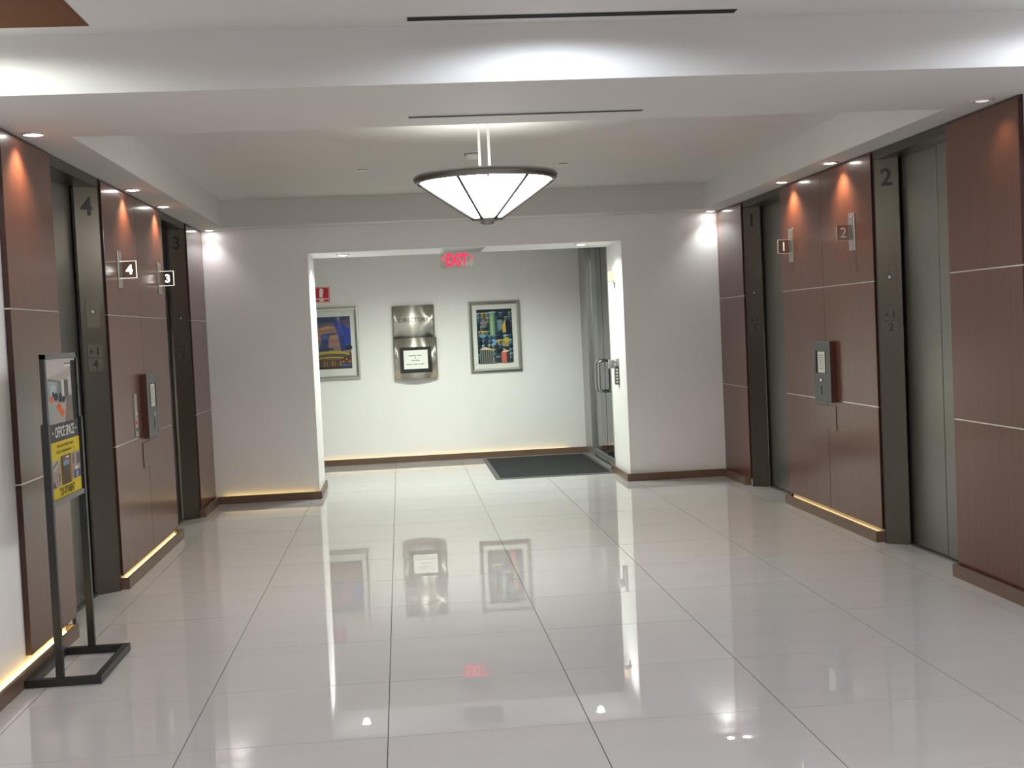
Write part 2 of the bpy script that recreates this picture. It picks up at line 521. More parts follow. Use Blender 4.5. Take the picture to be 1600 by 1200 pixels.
# ================================================================ ELEVATORS
def elevator(y0, y1, x, d, num, label):
    """x: side wall plane, d: +1 left wall / -1 right wall (into the room)"""
    xf = x + d * 0.015
    xd = x - d * 0.115
    yc = (y0 + y1) / 2
    t = thing('elevator', (xd, yc, 0), label, 'elevator')
    sp = y0 + 0.525
    for a, b in ((y0 + 0.07, sp - 0.005), (sp + 0.005, y1 - 0.07)):
        box('door_leaf', M['doorsteel'], t, xd - d * 0.025, xd - d * 0.06, a, b, 0.012, 2.66, bev=0.002)
    box('door_backing', M['jamb'], t, xd - d * 0.09, xd - d * 0.10, y0 + 0.01, y1 - 0.01, 0.0, 2.68)
    for ye, s in ((y1, -1), (y0, 1)):
        j = MB().prism([(xf, ye - s * 0.0), (xf, ye + s * 0.022), (xd + d * 0.004, ye + s * 0.128), (xd + d * 0.004, ye)], 0.0, 2.645).build('door_jamb', M['jamb'], t)
        box('jamb_edge', M['frontedge'], j, xf, xf + d * 0.002, ye + s * 0.002, ye + s * 0.022, 0.0, 2.645)
    h = box('door_header', M['frontedge'], t, xf + d * 0.002, xd + d * 0.03, y0, y1, 2.645, 2.699)
    box('header_soffit', M['jamb'], h, xf - d * 0.002, xd - d * 0.022, y0 + 0.02, y1 - 0.02, 2.638, 2.645)
    box('door_sill', M['alu'], t, xd + d * 0.012, xd - d * 0.065, y0 + 0.12, y1 - 0.12, 0.0005, 0.006)
    # signs on the splayed far jamb
    A = Vector((xf, y1 - 0.022, 0)); B = Vector((xd + d * 0.004, y1 - 0.128, 0))
    right = (B - A) if d < 0 else (A - B)
    mid = (A + B) / 2
    pl = Plane(mid, right)
    def plq(u0, u1, v0, v1, th, nm, mat, par):
        mb = MB()
        vs = [pl.p(u, v, e) for e in (0.0, th) for u, v in ((u0, v0), (u1, v0), (u1, v1), (u0, v1))]
        mb.add(vs, [(0, 3, 2, 1), (4, 5, 6, 7), (0, 1, 5, 4), (1, 2, 6, 5), (2, 3, 7, 6), (3, 0, 4, 7)])
        return mb.build(nm, mat, par)
    ps = plq(-0.052, 0.052, 1.45, 1.625, 0.002, 'floor_plate', M['plate'], t)
    mb = MB()
    st = [(0.019 * (1 if i % 2 == 0 else 0.4) * math.sin(math.pi * i / 5) - 0.026, 0.019 * (1 if i % 2 == 0 else 0.4) * math.cos(math.pi * i / 5) + 1.578) for i in range(10)]
    mb.add([pl.p(-0.026, 1.578, 0.004)] + [pl.p(u, v, 0.004) for u, v in st], [(0, 1 + (i + 1) % 10, 1 + i) for i in range(10)])
    mb.build('star', M['engrave'], ps)
    text('numeral', '1', pl, 0.020, 1.580, M['engrave'], ps, 0.052, bold=0.02, lift=0.002)
    plq(-0.046, 0.046, 1.5365, 1.540, 0.003, 'bar', M['engrave'], ps)
    text('numeral', num, pl, 0.0, 1.495, M['engrave'], ps, 0.056, bold=0.02, lift=0.002)
    text('numeral', num, pl, 0.0, 2.515, M['engrave'], t, 0.12, bold=0.02, lift=0.0005)
    kp = plq(-0.045, 0.045, 1.73, 1.925, 0.0015, 'key_plate', M['plate'], t)
    # round key switch
    mb = MB(); n = 20
    for r0, r1, mt in ((0.012, 0.019, M['engrave']), (0.0, 0.012, M['alu'])):
        vs = [pl.p(r * math.cos(2 * math.pi * i / n), 1.835 + r * math.sin(2 * math.pi * i / n), 0.004) for r in (max(r0, 0.0005), r1) for i in range(n)]
        mb.add(vs, [(i, (i + 1) % n, n + (i + 1) % n, n + i) for i in range(n)], mt)
    mb.build('key_switch', None, kp)
    return t
elevator(*OPEN[0], XL, 1, '4', 'steel elevator doors beside the black sign stand, jamb numbered 4')
elevator(*OPEN[1], XL, 1, '3', 'steel elevator doors with jamb numbered 3')
elevator(*OPEN[1], XR, -1, '1', 'steel elevator doors with jamb plate reading star 1 over 1')
elevator(*OPEN[0], XR, -1, '2', 'tall steel elevator doors with jamb numbered 2')

# ================================================================ NUMBER SIGNS ON BRACKETS
def number_sign(num, d, xw, yb0, yb1, z0, z1, zp0, zp1, lit, label):
    t = thing('elevator_number_sign', (xw, (yb0 + yb1) / 2, z0), label, 'number sign', 'perpendicular number signs over the call stations')
    br = box('bracket', M['alu'], t, xw, xw + d * 0.006, yb0, yb1, z0, z1, bev=0.001)
    ym = (yb0 + yb1) / 2
    for zz in (z0 + 0.02, z1 - 0.02):
        MB().lathe((xw + d * 0.006, ym, zz), [(0.007, 0.0), (0.007, d * 0.003), (0.003, d * 0.004)], 10, axis='X').build('screw', M['chrome'], br)
    x1 = xw + d * 0.116
    xa_ = xw + d * 0.006
    pa = box('acrylic_plate', M['acryl'], t, xa_, x1, ym - 0.004, ym + 0.004, zp0, zp1)
    em = M['edgelit'] if lit else M['paleedge']
    e = 0.0045 if lit else 0.0025
    MB().box(x1 - d * e, x1 + d * 0.0005, ym - 0.0045, ym + 0.0045, zp0, zp1).box(xa_, x1, ym - 0.0045, ym + 0.0045, zp0 - 0.0005, zp0 + e * 0.7).box(
        xa_, x1, ym - 0.0045, ym + 0.0045, zp1 - (e * 0.6 if lit else 0.001), zp1 + 0.0005).build('plate_edge', em, pa)  # glows on the lit plates, plain pale colour on the unlit ones
    pl = Plane(((xa_ + x1) / 2 + d * 0.006, ym - 0.0045, (zp0 + zp1) / 2), (1, 0, 0))
    text('numeral', num, pl, 0, 0, M['whitelit'] if lit else M['palenum'], pa, 0.066 if lit else 0.072, bold=0.03 if lit else 0.0, lift=0.0005)
number_sign('4', 1, -1.89, 8.96, 9.075, 2.005, 2.255, 2.068, 2.186, True, 'lit clear plate with white numeral four, its bracket beside elevator 4')
number_sign('3', 1, -1.89, 10.40, 10.555, 2.005, 2.255, 2.070, 2.188, True, 'lit clear plate with white numeral three, jutting out before elevator 3')
number_sign('1', -1, 3.265, 10.355, 10.475, 2.045, 2.322, 2.120, 2.233, False, 'unlit clear plate with thin numeral one on the wood panel')
number_sign('2', -1, 3.265, 8.92, 9.04, 2.050, 2.316, 2.125, 2.235, False, 'unlit clear plate with pale numeral two on the wood panel')

# ================================================================ CALL STATIONS
def station(d, xw, y0, y1, z0, z1, label, mirror):
    t = thing('call_station', (xw, (y0 + y1) / 2, z0), label, 'call station', 'call stations between the elevators')
    dp = 0.045
    bd = MB().box(xw, xw + d * dp, y0, y1, z0, z1, bev=0.002).build('body', None, t)
    bd.data.materials.append(M['stationgrey']); bd.data.materials.append(M['mahog'])
    for p in bd.data.polygons:
        p.material_index = 1 if abs(p.normal.x) < 0.5 else 0
    xf = xw + d * dp
    a, b = y0 + 0.10, y1 - 0.055
    wz0, wz1 = z0 + 0.22, z1 - 0.075
    s_ = box('window', M['blackgap'], t, xf, xf + d * 0.002, a, b, wz0, wz1)
    c0, c1 = a + 0.012, b - 0.055
    box('notice_card', M['screen'], s_, xf + d * 0.002, xf + d * 0.0035, c0, c1, wz0 + 0.004, wz1 - 0.004)
    mb = MB()
    for i in range(7):
        z = wz1 - 0.035 - i * 0.017
        mb.box(xf + d * 0.0035, xf + d * 0.004, c0 + 0.03, c1 - 0.03, z, z + 0.004)
    mb.build('printed_line', M['greyrail'], s_, kind='stuff')
    ym = (y0 + y1) / 2 + 0.02
    k = MB().lathe((xf, ym, z0 + 0.165), [(0.016, 0), (0.016, d * 0.006), (0.010, d * 0.009)], 16, axis='X').build('key_switch', M['steelhandle'], t)
    box('card_slot', M['blackgap'], t, xf, xf + d * 0.002, ym - 0.006, ym + 0.006, z0 + 0.06, z0 + 0.125)
    return t
station(1, -1.89, 9.50, 9.88, 0.925, 1.395, 'dark grey call station box on left wood panel seam', True)
station(-1, 3.265, 9.425, 9.81, 0.93, 1.396, 'dark grey call station box with pale notice on right wood panel seam', False)
t = thing('button_plate', (-1.89, 9.26, 0.96), 'narrow steel plate with key switch beside left call station', 'button plate')
box('plate', M['alu'], t, -1.89, -1.884, 9.22, 9.31, 0.96, 1.262, bev=0.001)
MB().lathe((-1.884, 9.265, 1.12), [(0.017, 0), (0.017, 0.005), (0.008, 0.007)], 16, axis='X').build('button', M['chrome'], t)
MB().lathe((-1.884, 9.265, 1.06), [(0.015, 0), (0.015, 0.004)], 16, axis='X').build('button', M['red'], t)
MB().lathe((-1.884, 9.265, 1.01), [(0.014, 0), (0.014, 0.003)], 16, axis='X').build('key_switch', M['engrave'], t)

# ================================================================ DOWNLIGHTS
def downlight(x, y, z, power, label, group, r=0.062, color=(1, 0.96, 0.92), size=125, off=False, blend=0.8, rot=(0, 0, 0), out=None):
    nm = (lambda n: '%s_%s_offscreen' % (n, out)) if out else (lambda n: n)
    t = thing(nm('downlight'), (x, y, z), label, 'downlight', group)
    MB().lathe((x, y, z), [(r, 0.0), (r, -0.004), (r * 0.80, -0.009), (r * 0.74, -0.003)], 28, caps=False).build('trim_ring', M['trimw'], t)
    MB().lathe((x, y, z), [(r * 0.78, -0.003), (r * 0.52, -0.0015)], 28, caps=False).build('reflector', M['cup'], t)
    MB().lathe((x, y, z), [(r * 0.60, -0.002), (r * 0.54, -0.008), (r * 0.35, -0.011), (0.0004, -0.0125)], 24, caps=False).build(nm('lamp_lens'), M['lensoff'] if off else M['lens'], t)
    if power:
        lamp('SPOT', nm('lamp'), (x, y, z - 0.03), power, t, color, size, blend, r * 0.5, rot)
    return t
GS = 'downlights along the side soffits'
warm = (1.0, 0.82, 0.55)
pink = (1.0, 0.94, 0.96)
downlight(-1.80, 6.74, ZS, P_SOFFIT, 'round downlight in soffit over the wood panel by the sign stand', GS, color=warm)
downlight(-1.815, 9.25, ZS, P_SOFFIT, 'round downlight in soffit over the lit plate reading four', GS, color=warm)
downlight(-1.815, 10.43, ZS, P_SOFFIT, 'round downlight in soffit over the lit plate reading three', GS, color=warm)
downlight(-1.80, 12.77, ZS, P_CORNER, 'round downlight in the soffit corner beyond the elevator marked three', GS, color=pink, size=105, blend=1.0)
downlight(3.18, 12.77, ZS, P_CORNER * 1.7, 'round downlight in the soffit corner beyond the elevator marked one', GS, color=(0.97, 1.0, 0.97), size=105, blend=1.0)
downlight(3.17, 10.31, ZS, P_SOFFIT * 1.2, 'round downlight in soffit over the unlit plate reading one', GS, color=warm)
downlight(3.17, 9.13, ZS, P_SOFFIT, 'round downlight in soffit over the unlit plate reading two', GS, color=warm)
downlight(3.14, 6.62, ZS, P_SOFFIT * 0.15, 'dim round downlight in soffit over the wood panel past elevator 2', GS, color=warm, off=True)
GO = 'downlights in the opening head'
downlight(-0.54, 13.30, ZH, P_HEAD, 'round downlight in the opening head over the left picture', GO, r=0.07, color=(0.96, 1, 0.94), size=150)
downlight(1.90, 13.13, ZH, P_HEAD, 'round downlight in the opening head by the glass doors', GO, r=0.07, color=(0.96, 1, 0.94), size=150)
GV = 'downlights in the passage ceiling'
for x, y in ((0.10, 14.15), (1.17, 14.15)):
    downlight(x, y, ZV, P_VEST, 'round downlight in the passage ceiling behind the opening', GV, r=0.075, color=(0.92, 1, 0.87), size=160)
GN = 'downlights in the lobby ceiling'
for x, c, side in ((-1.76, (0.93, 1, 0.94), 'left'), (0.72, (0.80, 0.88, 1.0), 'middle'), (3.2, (0.80, 0.88, 1.0), 'right')):
    downlight(x, 5.22, ZC, P_WASH, 'round downlight in the lobby ceiling close to the beam', GN, color=c, size=172, blend=0.25, out='washer_' + side)
for x, side in ((-2.6, 'left'), (0.7, 'middle'), (4.0, 'right')):
    for y, row in ((1.5, 'near'), (-1.6, 'far')):
        downlight(x, y, ZC, P_LOBBY, 'round downlight in the open lobby ceiling', GN, r=0.09, color=(1, 0.96, 0.97), size=165, out='lobby_%s_%s' % (side, row))

# ================================================================ PENDANT
PX, PY = 0.60, 8.30
t = thing('pendant_light', (PX, PY, ZC), 'white glass cone bowl pendant with grey metal rim on two rods', 'pendant light')
RZ = 2.558
MB().lathe((PX, PY, RZ), [(0.425, 0.004), (0.075, -0.238), (0.074, -0.232), (0.42, 0.010)], 64, caps=False).build('glass_bowl', M['bowl'], t)
MB().lathe((PX, PY, RZ), [(0.428, -0.006), (0.446, -0.010), (0.461, 0.006), (0.466, 0.026), (0.452, 0.044), (0.430, 0.044), (0.424, 0.02), (0.428, -0.006)], 64, caps=False).build('rim', M['pendmetal'], t)
for i in range(6):
    a = math.radians(-90 + 30 + 60 * i + 3)
    ca, sa = math.cos(a), math.sin(a)
    MB().tube([(PX + ca * 0.437, PY + sa * 0.437, RZ - 0.004), (PX + ca * 0.082, PY + sa * 0.082, RZ - 0.246)], 0.0095, seg=8).build('rib', M['ribgrey'], t)
for i in range(3):
    a = math.radians(-92 + 120 * i)
    MB().lathe((PX + math.cos(a) * 0.44, PY + math.sin(a) * 0.44, RZ - 0.012), [(0.006, 0.01), (0.006, -0.008), (0.003, -0.012)], 8).build('rim_screw', M['pendmetal'], t)
f = MB().lathe((PX, PY, RZ - 0.238), [(0.088, 0.004), (0.088, -0.010), (0.070, -0.018), (0.048, -0.020), (0.044, -0.034), (0.018, -0.042)], 32).build('finial', M['pendmetal'], t)
for s in (-1, 1):
    MB().tube([(PX + s * 0.031, PY, RZ + 0.02), (PX + s * 0.031, PY, ZC)], 0.009).build('rod', M['rod'], t)
MB().lathe((PX, PY, ZC), [(0.09, 0), (0.09, -0.015), (0.06, -0.022)], 24).build('canopy', M['rod'], t)
MB().tube([(PX - 0.42, PY, RZ + 0.02), (PX + 0.42, PY, RZ + 0.02)], 0.006, seg=6).build('cross_bar', M['pendmetal'], t)
MB().lathe((PX, PY, RZ), [(0.425, 0.022), (0.425, 0.027)], 48).build('added_uplight_disc', M['topglow'], t)  # unseen glowing disc added to cap the bowl and set its uplight

# ================================================================ CEILING FITTINGS
t = thing('smoke_detector', (0.62, 9.80, ZC), 'white smoke detector on the coffer ceiling behind the pendant', 'smoke detector')
MB().lathe((0.62, 9.80, ZC), [(0.072, 0), (0.072, -0.012)], 28).build('base', M['white'], t)
MB().lathe((0.62, 9.80, ZC - 0.012), [(0.060, 0), (0.060, -0.006)], 28).build('vent_gap', M['cup'], t)
MB().lathe((0.62, 9.80, ZC - 0.018), [(0.066, 0), (0.052, -0.022), (0.046, -0.034), (0.03, -0.036)], 28).build('head', M['white'], t)
for x, y, l in ((-0.237, 10.62, 'flat white round sprinkler cover on the ceiling toward the elevators marked three and four'), (1.428, 10.68, 'flat white round sprinkler cover on the ceiling toward the elevators marked one and two')):
    t = thing('sprinkler_cover', (x, y, ZC), l, 'sprinkler cover', 'sprinkler covers on the coffer ceiling')
    MB().lathe((x, y, ZC), [(0.036, 0), (0.036, -0.004)], 24).build('shadow_gap', M['cup'], t)
    MB().lathe((x, y, ZC - 0.004), [(0.042, 0), (0.042, -0.003), (0.036, -0.006)], 24).build('cap', M['white'], t)
def slot(x0, x1, y, z, w, label):
    t = thing('slot_diffuser', ((x0 + x1) / 2, y, z), label, 'slot diffuser', 'linear air slots in the ceiling')
    box('slot', M['blackgap'], t, x0, x1, y - w, y + w, z - 0.005, z)
    MB().box(x0 - 0.004, x1 + 0.004, y - w - 0.004, y - w, z - 0.003, z).box(x0 - 0.004, x1 + 0.004, y + w, y + w + 0.004, z - 0.003, z).build('frame', M['ceil'], t)
slot(0.10, 1.305, 6.59, ZS, 0.017, 'long thin black air slot in the underside of the beam')
slot(0.10, 1.541, 5.595, ZC, 0.032, 'long black air slot in the lobby ceiling before the beam')
t = thing('ceiling_grille', (0.69, 13.3, ZH), 'grey square grille in the opening head near the exit sign', 'ceiling grille')
box('frame', M['trimw'], t, 0.475, 0.905, 12.95, 13.62, ZH - 0.008, ZH)
for i in range(12):
    y = 12.98 + i * 0.053
    box('louvre', M['alu'], t, 0.495, 0.885, y, y + 0.03, ZH - 0.013, ZH - 0.008)
t = thing('ceiling_vent', (1.74, 14.09, ZV), 'white slatted air vent in the passage ceiling', 'air vent')
box('frame', M['white'], t, 1.55, 1.95, 13.95, 14.25, ZV - 0.008, ZV)
for i in range(6):
    y = 13.975 + i * 0.043
    box('slat', M['greyrail'], t, 1.57, 1.93, y, y + 0.02, ZV - 0.012, ZV - 0.008)

# ================================================================ EXIT SIGN
EX, EY = 0.712, 15.1
t = thing('exit_sign', (EX, EY, ZV), 'edge lit red EXIT sign hanging from the passage ceiling', 'exit sign')
box('canopy', M['alu'], t, EX - 0.17, EX + 0.17, EY - 0.03, EY + 0.03, 2.545, ZV, bev=0.004)
pa = box('acrylic_panel', M['acrylexit'], t, EX - 0.19, EX + 0.19, EY - 0.004, EY + 0.004, 2.345, 2.545)
pl = Plane((EX, EY - 0.004, 2.44), (1, 0, 0))
text('letters', 'EXIT', pl, 0.0, 0.0, M['redlit'], pa, 0.145, 0.255, bold=0.035, lift=0.001)
for s in (-1, 1):
    mb = MB()
    pts = [(0.145, 0.045), (0.175, 0.005), (0.145, -0.035), (0.158, -0.035), (0.188, 0.005), (0.158, 0.045)]
    mb.add([pl.p(s * u, v + 0.015, 0.0015) for u, v in pts], [(0, 1, 4, 5), (1, 2, 3, 4)])
    mb.build('chevron', M['redlit'], pa)

# ================================================================ INNER WALL: SIGN, PICTURES, DIRECTORY
YW = YI
def wallpl(x, z, d=0.0): return Plane((x, YW - d, z), (1, 0, 0))
t = thing('fire_extinguisher_sign', (-0.94, YW, 2.035), 'small red square fire extinguisher sign above the left picture', 'sign')
box('plate', M['red'], t, -1.04, -0.84, YW - 0.004, YW, 2.035, 2.225)
pl = wallpl(-0.94, 2.13, 0.0045)
W_, K_ = (250, 238, 240), (225, 120, 140)
art('pictogram', pl, [(rect(-0.092, -0.088, 0.092, -0.084), W_), (rect(-0.092, 0.084, 0.092, 0.088), W_), (rect(-0.092, -0.088, -0.088, 0.088), W_), (rect(0.088, -0.088, 0.092, 0.088), W_),
    (rect(-0.024, -0.028, 0.016, 0.058), W_), (rect(-0.016, 0.058, 0.008, 0.078), W_), (rect(0.008, 0.062, 0.026, 0.070), W_), (rect(0.018, 0.02, 0.026, 0.066), W_), (rect(-0.024, -0.040, 0.020, -0.034), W_),
    (rect(-0.088, -0.056, 0.088, -0.046), W_), ([(-0.03, -0.062), (0.03, -0.062), (0.03, -0.07), (0.0, -0.084), (-0.03, -0.07)], W_)], t, lift=0.0005)

def picture(x0, x1, z0, z1, ix0, ix1, iz0, iz1, label, shapes):
    t = thing('framed_picture', ((x0 + x1) / 2, YW, z0), label, 'picture', 'framed city pictures beside the directory')
    D, fw = 0.035, 0.042
    # four mitred frame bars
    o = [(x0, z0), (x1, z0), (x1, z1), (x0, z1)]
    i = [(x0 + fw, z0 + fw), (x1 - fw, z0 + fw), (x1 - fw, z1 - fw), (x0 + fw, z1 - fw)]
    for k in range(4):
        q = [o[k], o[(k + 1) % 4], i[(k + 1) % 4], i[k]]
        vs = [(u, YW, v) for u, v in q] + [(q[0][0], YW - D * 0.75, q[0][1]), (q[1][0], YW - D * 0.75, q[1][1]), (q[2][0], YW - D * 0.6, q[2][1]), (q[3][0], YW - D * 0.6, q[3][1])]
        mid0 = [(q[a][0] * 0.55 + q[b][0] * 0.45, YW - D, q[a][1] * 0.55 + q[b][1] * 0.45) for a, b in ((0, 3), (1, 2))]
        vs += mid0
        MB().add(vs, [(0, 1, 2, 3), (0, 4, 5, 1), (4, 8, 9, 5), (8, 7, 6, 9), (2, 6, 7, 3), (1, 5, 9, 6, 2), (0, 3, 7, 8, 4)]).build('frame_bar', M['silver'], t)
    box('mat_board', M['paper'], t, x0 + fw, x1 - fw, YW - 0.010, YW - 0.001, z0 + fw, z1 - fw)
    pl = Plane(((ix0 + ix1) / 2, YW - 0.010, (iz0 + iz1) / 2), (1, 0, 0))
    w_, h_ = (ix1 - ix0), (iz1 - iz0)
    art('print', pl, [([((u - 0.5) * w_, (v - 0.5) * h_) for u, v in pts], c) for pts, c in shapes], t)
    box('glass_pane', M['pane'], t, x0 + fw, x1 - fw, YW - 0.019, YW - 0.0165, z0 + fw, z1 - fw)

# left picture: dusk sky, two curved blue towers, glowing yellow footbridge
S = []
sky = [(70, 80, 120), (95, 98, 130), (120, 108, 130), (155, 122, 120), (185, 135, 105), (190, 140, 110), (150, 118, 115), (165, 128, 112), (140, 115, 118), (150, 120, 115)]
for i, c in enumerate(sky):
    S.append((rect(0, 1 - (i + 1) / 14, 1, 1 - i / 14), c))
S.append((rect(0, 0, 1, 0.30), (85, 70, 60)))
S += [([(0, 0.9), (0.5, 0.97), (0.9, 0.93), (0.5, 0.9)], (60, 85, 110)), ([(0, 0.76), (0.35, 0.83), (0.6, 0.80), (0.3, 0.755)], (200, 150, 110)),
      ([(0.1, 0.66), (0.5, 0.70), (0.7, 0.66), (0.4, 0.64)], (100, 90, 125)), ([(0.72, 0.90), (1, 0.96), (1, 0.80), (0.8, 0.85)], (110, 90, 110))]
tower = [(0.56, 0.93), (0.62, 0.94), (0.75, 0.88), (0.90, 0.80), (1.0, 0.77), (1.0, 0.36), (0.72, 0.34), (0.66, 0.55), (0.56, 0.84)]
S.append((tower, (45, 62, 150)))
S.append(([(0.72, 0.885), (0.90, 0.80), (1.0, 0.77), (1.0, 0.46), (0.85, 0.42), (0.76, 0.70)], (58, 84, 175)))
S.append(([(0.64, 0.62), (0.70, 0.60), (0.80, 0.34), (0.70, 0.34)], (45, 60, 100)))
S.append(([(0.72, 0.885), (0.74, 0.88), (0.79, 0.62), (0.76, 0.62)], (88, 110, 190)))
for i in range(7):
    u = 0.78 + i * 0.03
    S.append(([(u, 0.83 - i * 0.02), (u + 0.006, 0.83 - i * 0.02), (u + 0.03, 0.42), (u + 0.024, 0.42)], (40, 52, 130)))
S.append(([(0.15, 0.66), (0.28, 0.69), (0.40, 0.66), (0.42, 0.62), (0.36, 0.56), (0.36, 0.34), (0.05, 0.34), (0.17, 0.55), (0.14, 0.62)], (70, 84, 135)))
S.append(([(0.14, 0.64), (0.28, 0.67), (0.41, 0.635), (0.38, 0.58), (0.2, 0.58)], (88, 104, 160)))
for i in range(5):
    S.append(([(0.20 + i * 0.034, 0.56), (0.21 + i * 0.034, 0.56), (0.185 + i * 0.04, 0.36), (0.17 + i * 0.04, 0.36)], (42, 52, 88)))
S.append((rect(0.0, 0.36, 0.5, 0.40), (60, 70, 80)))
S.append((ell(0.93, 0.40, 0.10, 0.05), (40, 55, 50)))
S.append((ell(0.45, 0.275, 0.50, 0.065), (190, 165, 60)))
S.append((ell(0.45, 0.250, 0.46, 0.045), (95, 90, 80)))
S.append((ell(0.42, 0.205, 0.36, 0.030), (205, 165, 75)))
S.append((ell(0.42, 0.195, 0.33, 0.018), (110, 95, 75)))
S.append((rect(0, 0.0, 1, 0.035), (60, 52, 45)))
for i in range(9):
    S.append((rect(0.05 + i * 0.075, 0.05, 0.09 + i * 0.075, 0.15), [(150, 105, 60), (95, 75, 60), (175, 120, 65)][i % 3]))
S.append((rect(0.72, 0.04, 0.98, 0.09), (70, 95, 150)))
for i in range(6):
    S.append((ell(0.76 + (i % 3) * 0.09, 0.13 + (i // 3) * 0.05, 0.03, 0.018, 8), [(215, 140, 60), (120, 60, 40)][i % 2]))
picture(-1.14, -0.508, 1.072, 1.968, -1.04, -0.605, 1.205, 1.852, 'silver framed print of blue curved towers over a yellow bridge at dusk', S)

# right picture: dense aerial city
S = [(rect(0, 0, 1, 1), (30, 45, 60))]
rr = random.Random(11)
pal = [(42, 62, 78), (70, 98, 108), (30, 52, 72), (92, 112, 102), (120, 118, 92), (58, 84, 112), (24, 36, 48), (100, 130, 150), (150, 128, 70), (46, 74, 66)]
for row in range(11):
    v = 0.93 - row * 0.085
    n = 8 if row < 5 else 7
    for i in range(n):
        u = (i + rr.uniform(-0.3, 0.3)) / n
        ww = rr.uniform(0.07, 0.14); hh = rr.uniform(0.08, 0.2) * (1.0 if row < 5 else 0.6)
        c = rr.choice(pal)
        u1 = min(1, u + ww); u0 = max(0, u); v0 = max(0, v - hh)
        S.append((rect(u0, v0, u1, v), c))
        S.append((rect(u0, v - 0.012, u1, min(1, v + 0.012)), tuple(min(255, int(x * 1.55)) for x in c)))
        S.append((rect(u0 + (u1 - u0) * 0.6, v0, u1, v), tuple(int(x * 0.6) for x in c)))
S += [(rect(0.36, 0.52, 0.50, 0.93), (120, 155, 125)), (rect(0.40, 0.52, 0.44, 0.90), (160, 190, 150)), (rect(0.50, 0.55, 0.56, 0.90), (60, 90, 85)), ([(0.30, 0.92), (0.56, 0.94), (0.50, 0.96), (0.36, 0.95)], (170, 185, 190)),
      (rect(0.58, 0.62, 0.72, 0.80), (110, 140, 155)), (rect(0.14, 0.66, 0.24, 0.82), (130, 120, 120)),
      ([(0.72, 0.56), (0.72, 0.70), (0.80, 0.80), (0.82, 0.56)], (205, 165, 70)), (rect(0.82, 0.52, 0.95, 0.78), (25, 40, 60)),
      (ell(0.82, 0.42, 0.09, 0.045), (185, 170, 50)), (rect(0.70, 0.30, 0.88, 0.38), (160, 140, 100)),
      ([(0.38, 0.34), (0.55, 0.42), (0.58, 0.40), (0.42, 0.31)], (130, 170, 200)), (ell(0.15, 0.51, 0.09, 0.03), (100, 160, 190)),
      (rect(0.05, 0.0, 0.44, 0.26), (120, 122, 115)), ([(0.05, 0.26), (0.18, 0.31), (0.46, 0.25), (0.44, 0.23)], (205, 195, 160)), (rect(0.66, 0.0, 0.80, 0.20), (200, 105, 90)), (rect(0.80, 0.0, 0.90, 0.20), (70, 60, 62)),
      ([(0.66, 0.20), (0.76, 0.24), (0.90, 0.22), (0.80, 0.19)], (215, 190, 165)), (rect(0.46, 0.04, 0.64, 0.14), (50, 62, 72)), (rect(0.50, 0.10, 0.62, 0.13), (120, 135, 140))]
for i in range(6):
    S.append((rect(0.075 + i * 0.06, 0.0, 0.10 + i * 0.06, 0.25), (52, 56, 62)))
picture(0.868, 1.512, 1.075, 1.962, 0.966, 1.410, 1.184, 1.858, 'silver framed print of a dense city seen from above', S)

# directory
t = thing('directory_sign', (0.185, YW, 1.04), 'brushed steel directory sign with small notice between two pictures', 'directory sign')
def bowed(x0, x1, z0, z1, d0, sag, nm, par, n=20):
    mb = MB()
    vs = []
    for i in range(n + 1):
        u = i / n
        x = x0 + (x1 - x0) * u
        y = YW - d0 - sag * (1 - (2 * u - 1) ** 2)
        for zz in (z0, z1):
            vs += [(x, y, zz), (x, y + 0.006, zz)]
    fs = []
    for i in range(n):
        a = 4 * i; b = a + 4
        fs += [(a, b, b + 2, a + 2), (a + 1, a + 3, b + 3, b + 1), (a, a + 1, b + 1, b), (a + 2, b + 2, b + 3, a + 3)]
    fs += [(0, 2, 3, 1), (4 * n, 4 * n + 1, 4 * n + 3, 4 * n + 2)]
    mb.add(vs, fs, None, False)
    o = mb.build(nm, M['dirsteel'], par)
    for p in o.data.polygons:
        p.use_smooth = abs(p.normal.y) > 0.6
    return o
box('back_box', M['silver'], t, -0.05, 0.42, YW - 0.035, YW, 1.07, 1.93)
up = bowed(-0.083, 0.437, 1.535, 1.948, 0.035, 0.035, 'upper_plate', t)
lo = bowed(-0.086, 0.452, 1.040, 1.545, 0.042, 0.050, 'lower_plate', t)
pl = Plane((0.184, YW - 0.0725, 1.768), (1, 0, 0))
text('letters', 'DIRECTORY', pl, 0, 0, M['engrave'], up, 0.052, 0.372, bold=0.0, lift=0.0, depth=0.003)
lt = [c for c in up.children][-1]
for v in lt.data.vertices:
    wx = v.co.x + 0.185
    tt = (wx + 0.083) / 0.52
    v.co.y = (0.0 if v.co.y < -0.0745 else 0.003) - 0.0375 - 0.035 * (1 - (2 * tt - 1) ** 2)
sf = box('screen_frame', M['black'], t, -0.010, 0.380, YW - 0.102, YW - 0.045, 1.112, 1.432, bev=0.003)
box('notice_sheet', M['paper'], sf, 0.036, 0.334, YW - 0.1035, YW - 0.102, 1.160, 1.392)
mb = MB()
for z, xs in ((1.325, [(0.10, 0.19), (0.20, 0.255)]), (1.296, [(0.173, 0.188)]), (1.264, [(0.13, 0.18), (0.185, 0.235)]), (1.218, [(0.065, 0.13), (0.137, 0.15), (0.156, 0.20), (0.21, 0.24), (0.245, 0.29)])):
    for a, b in xs:
        x = a
        while x < b - 0.004:
            mb.box(x, min(b, x + 0.006), YW - 0.104, YW - 0.1035, z - 0.006, z + 0.004 + 0.003 * (int(x * 1000) % 2)); x += 0.009
mb.build('printed_line', M['ink'], sf, kind='stuff')

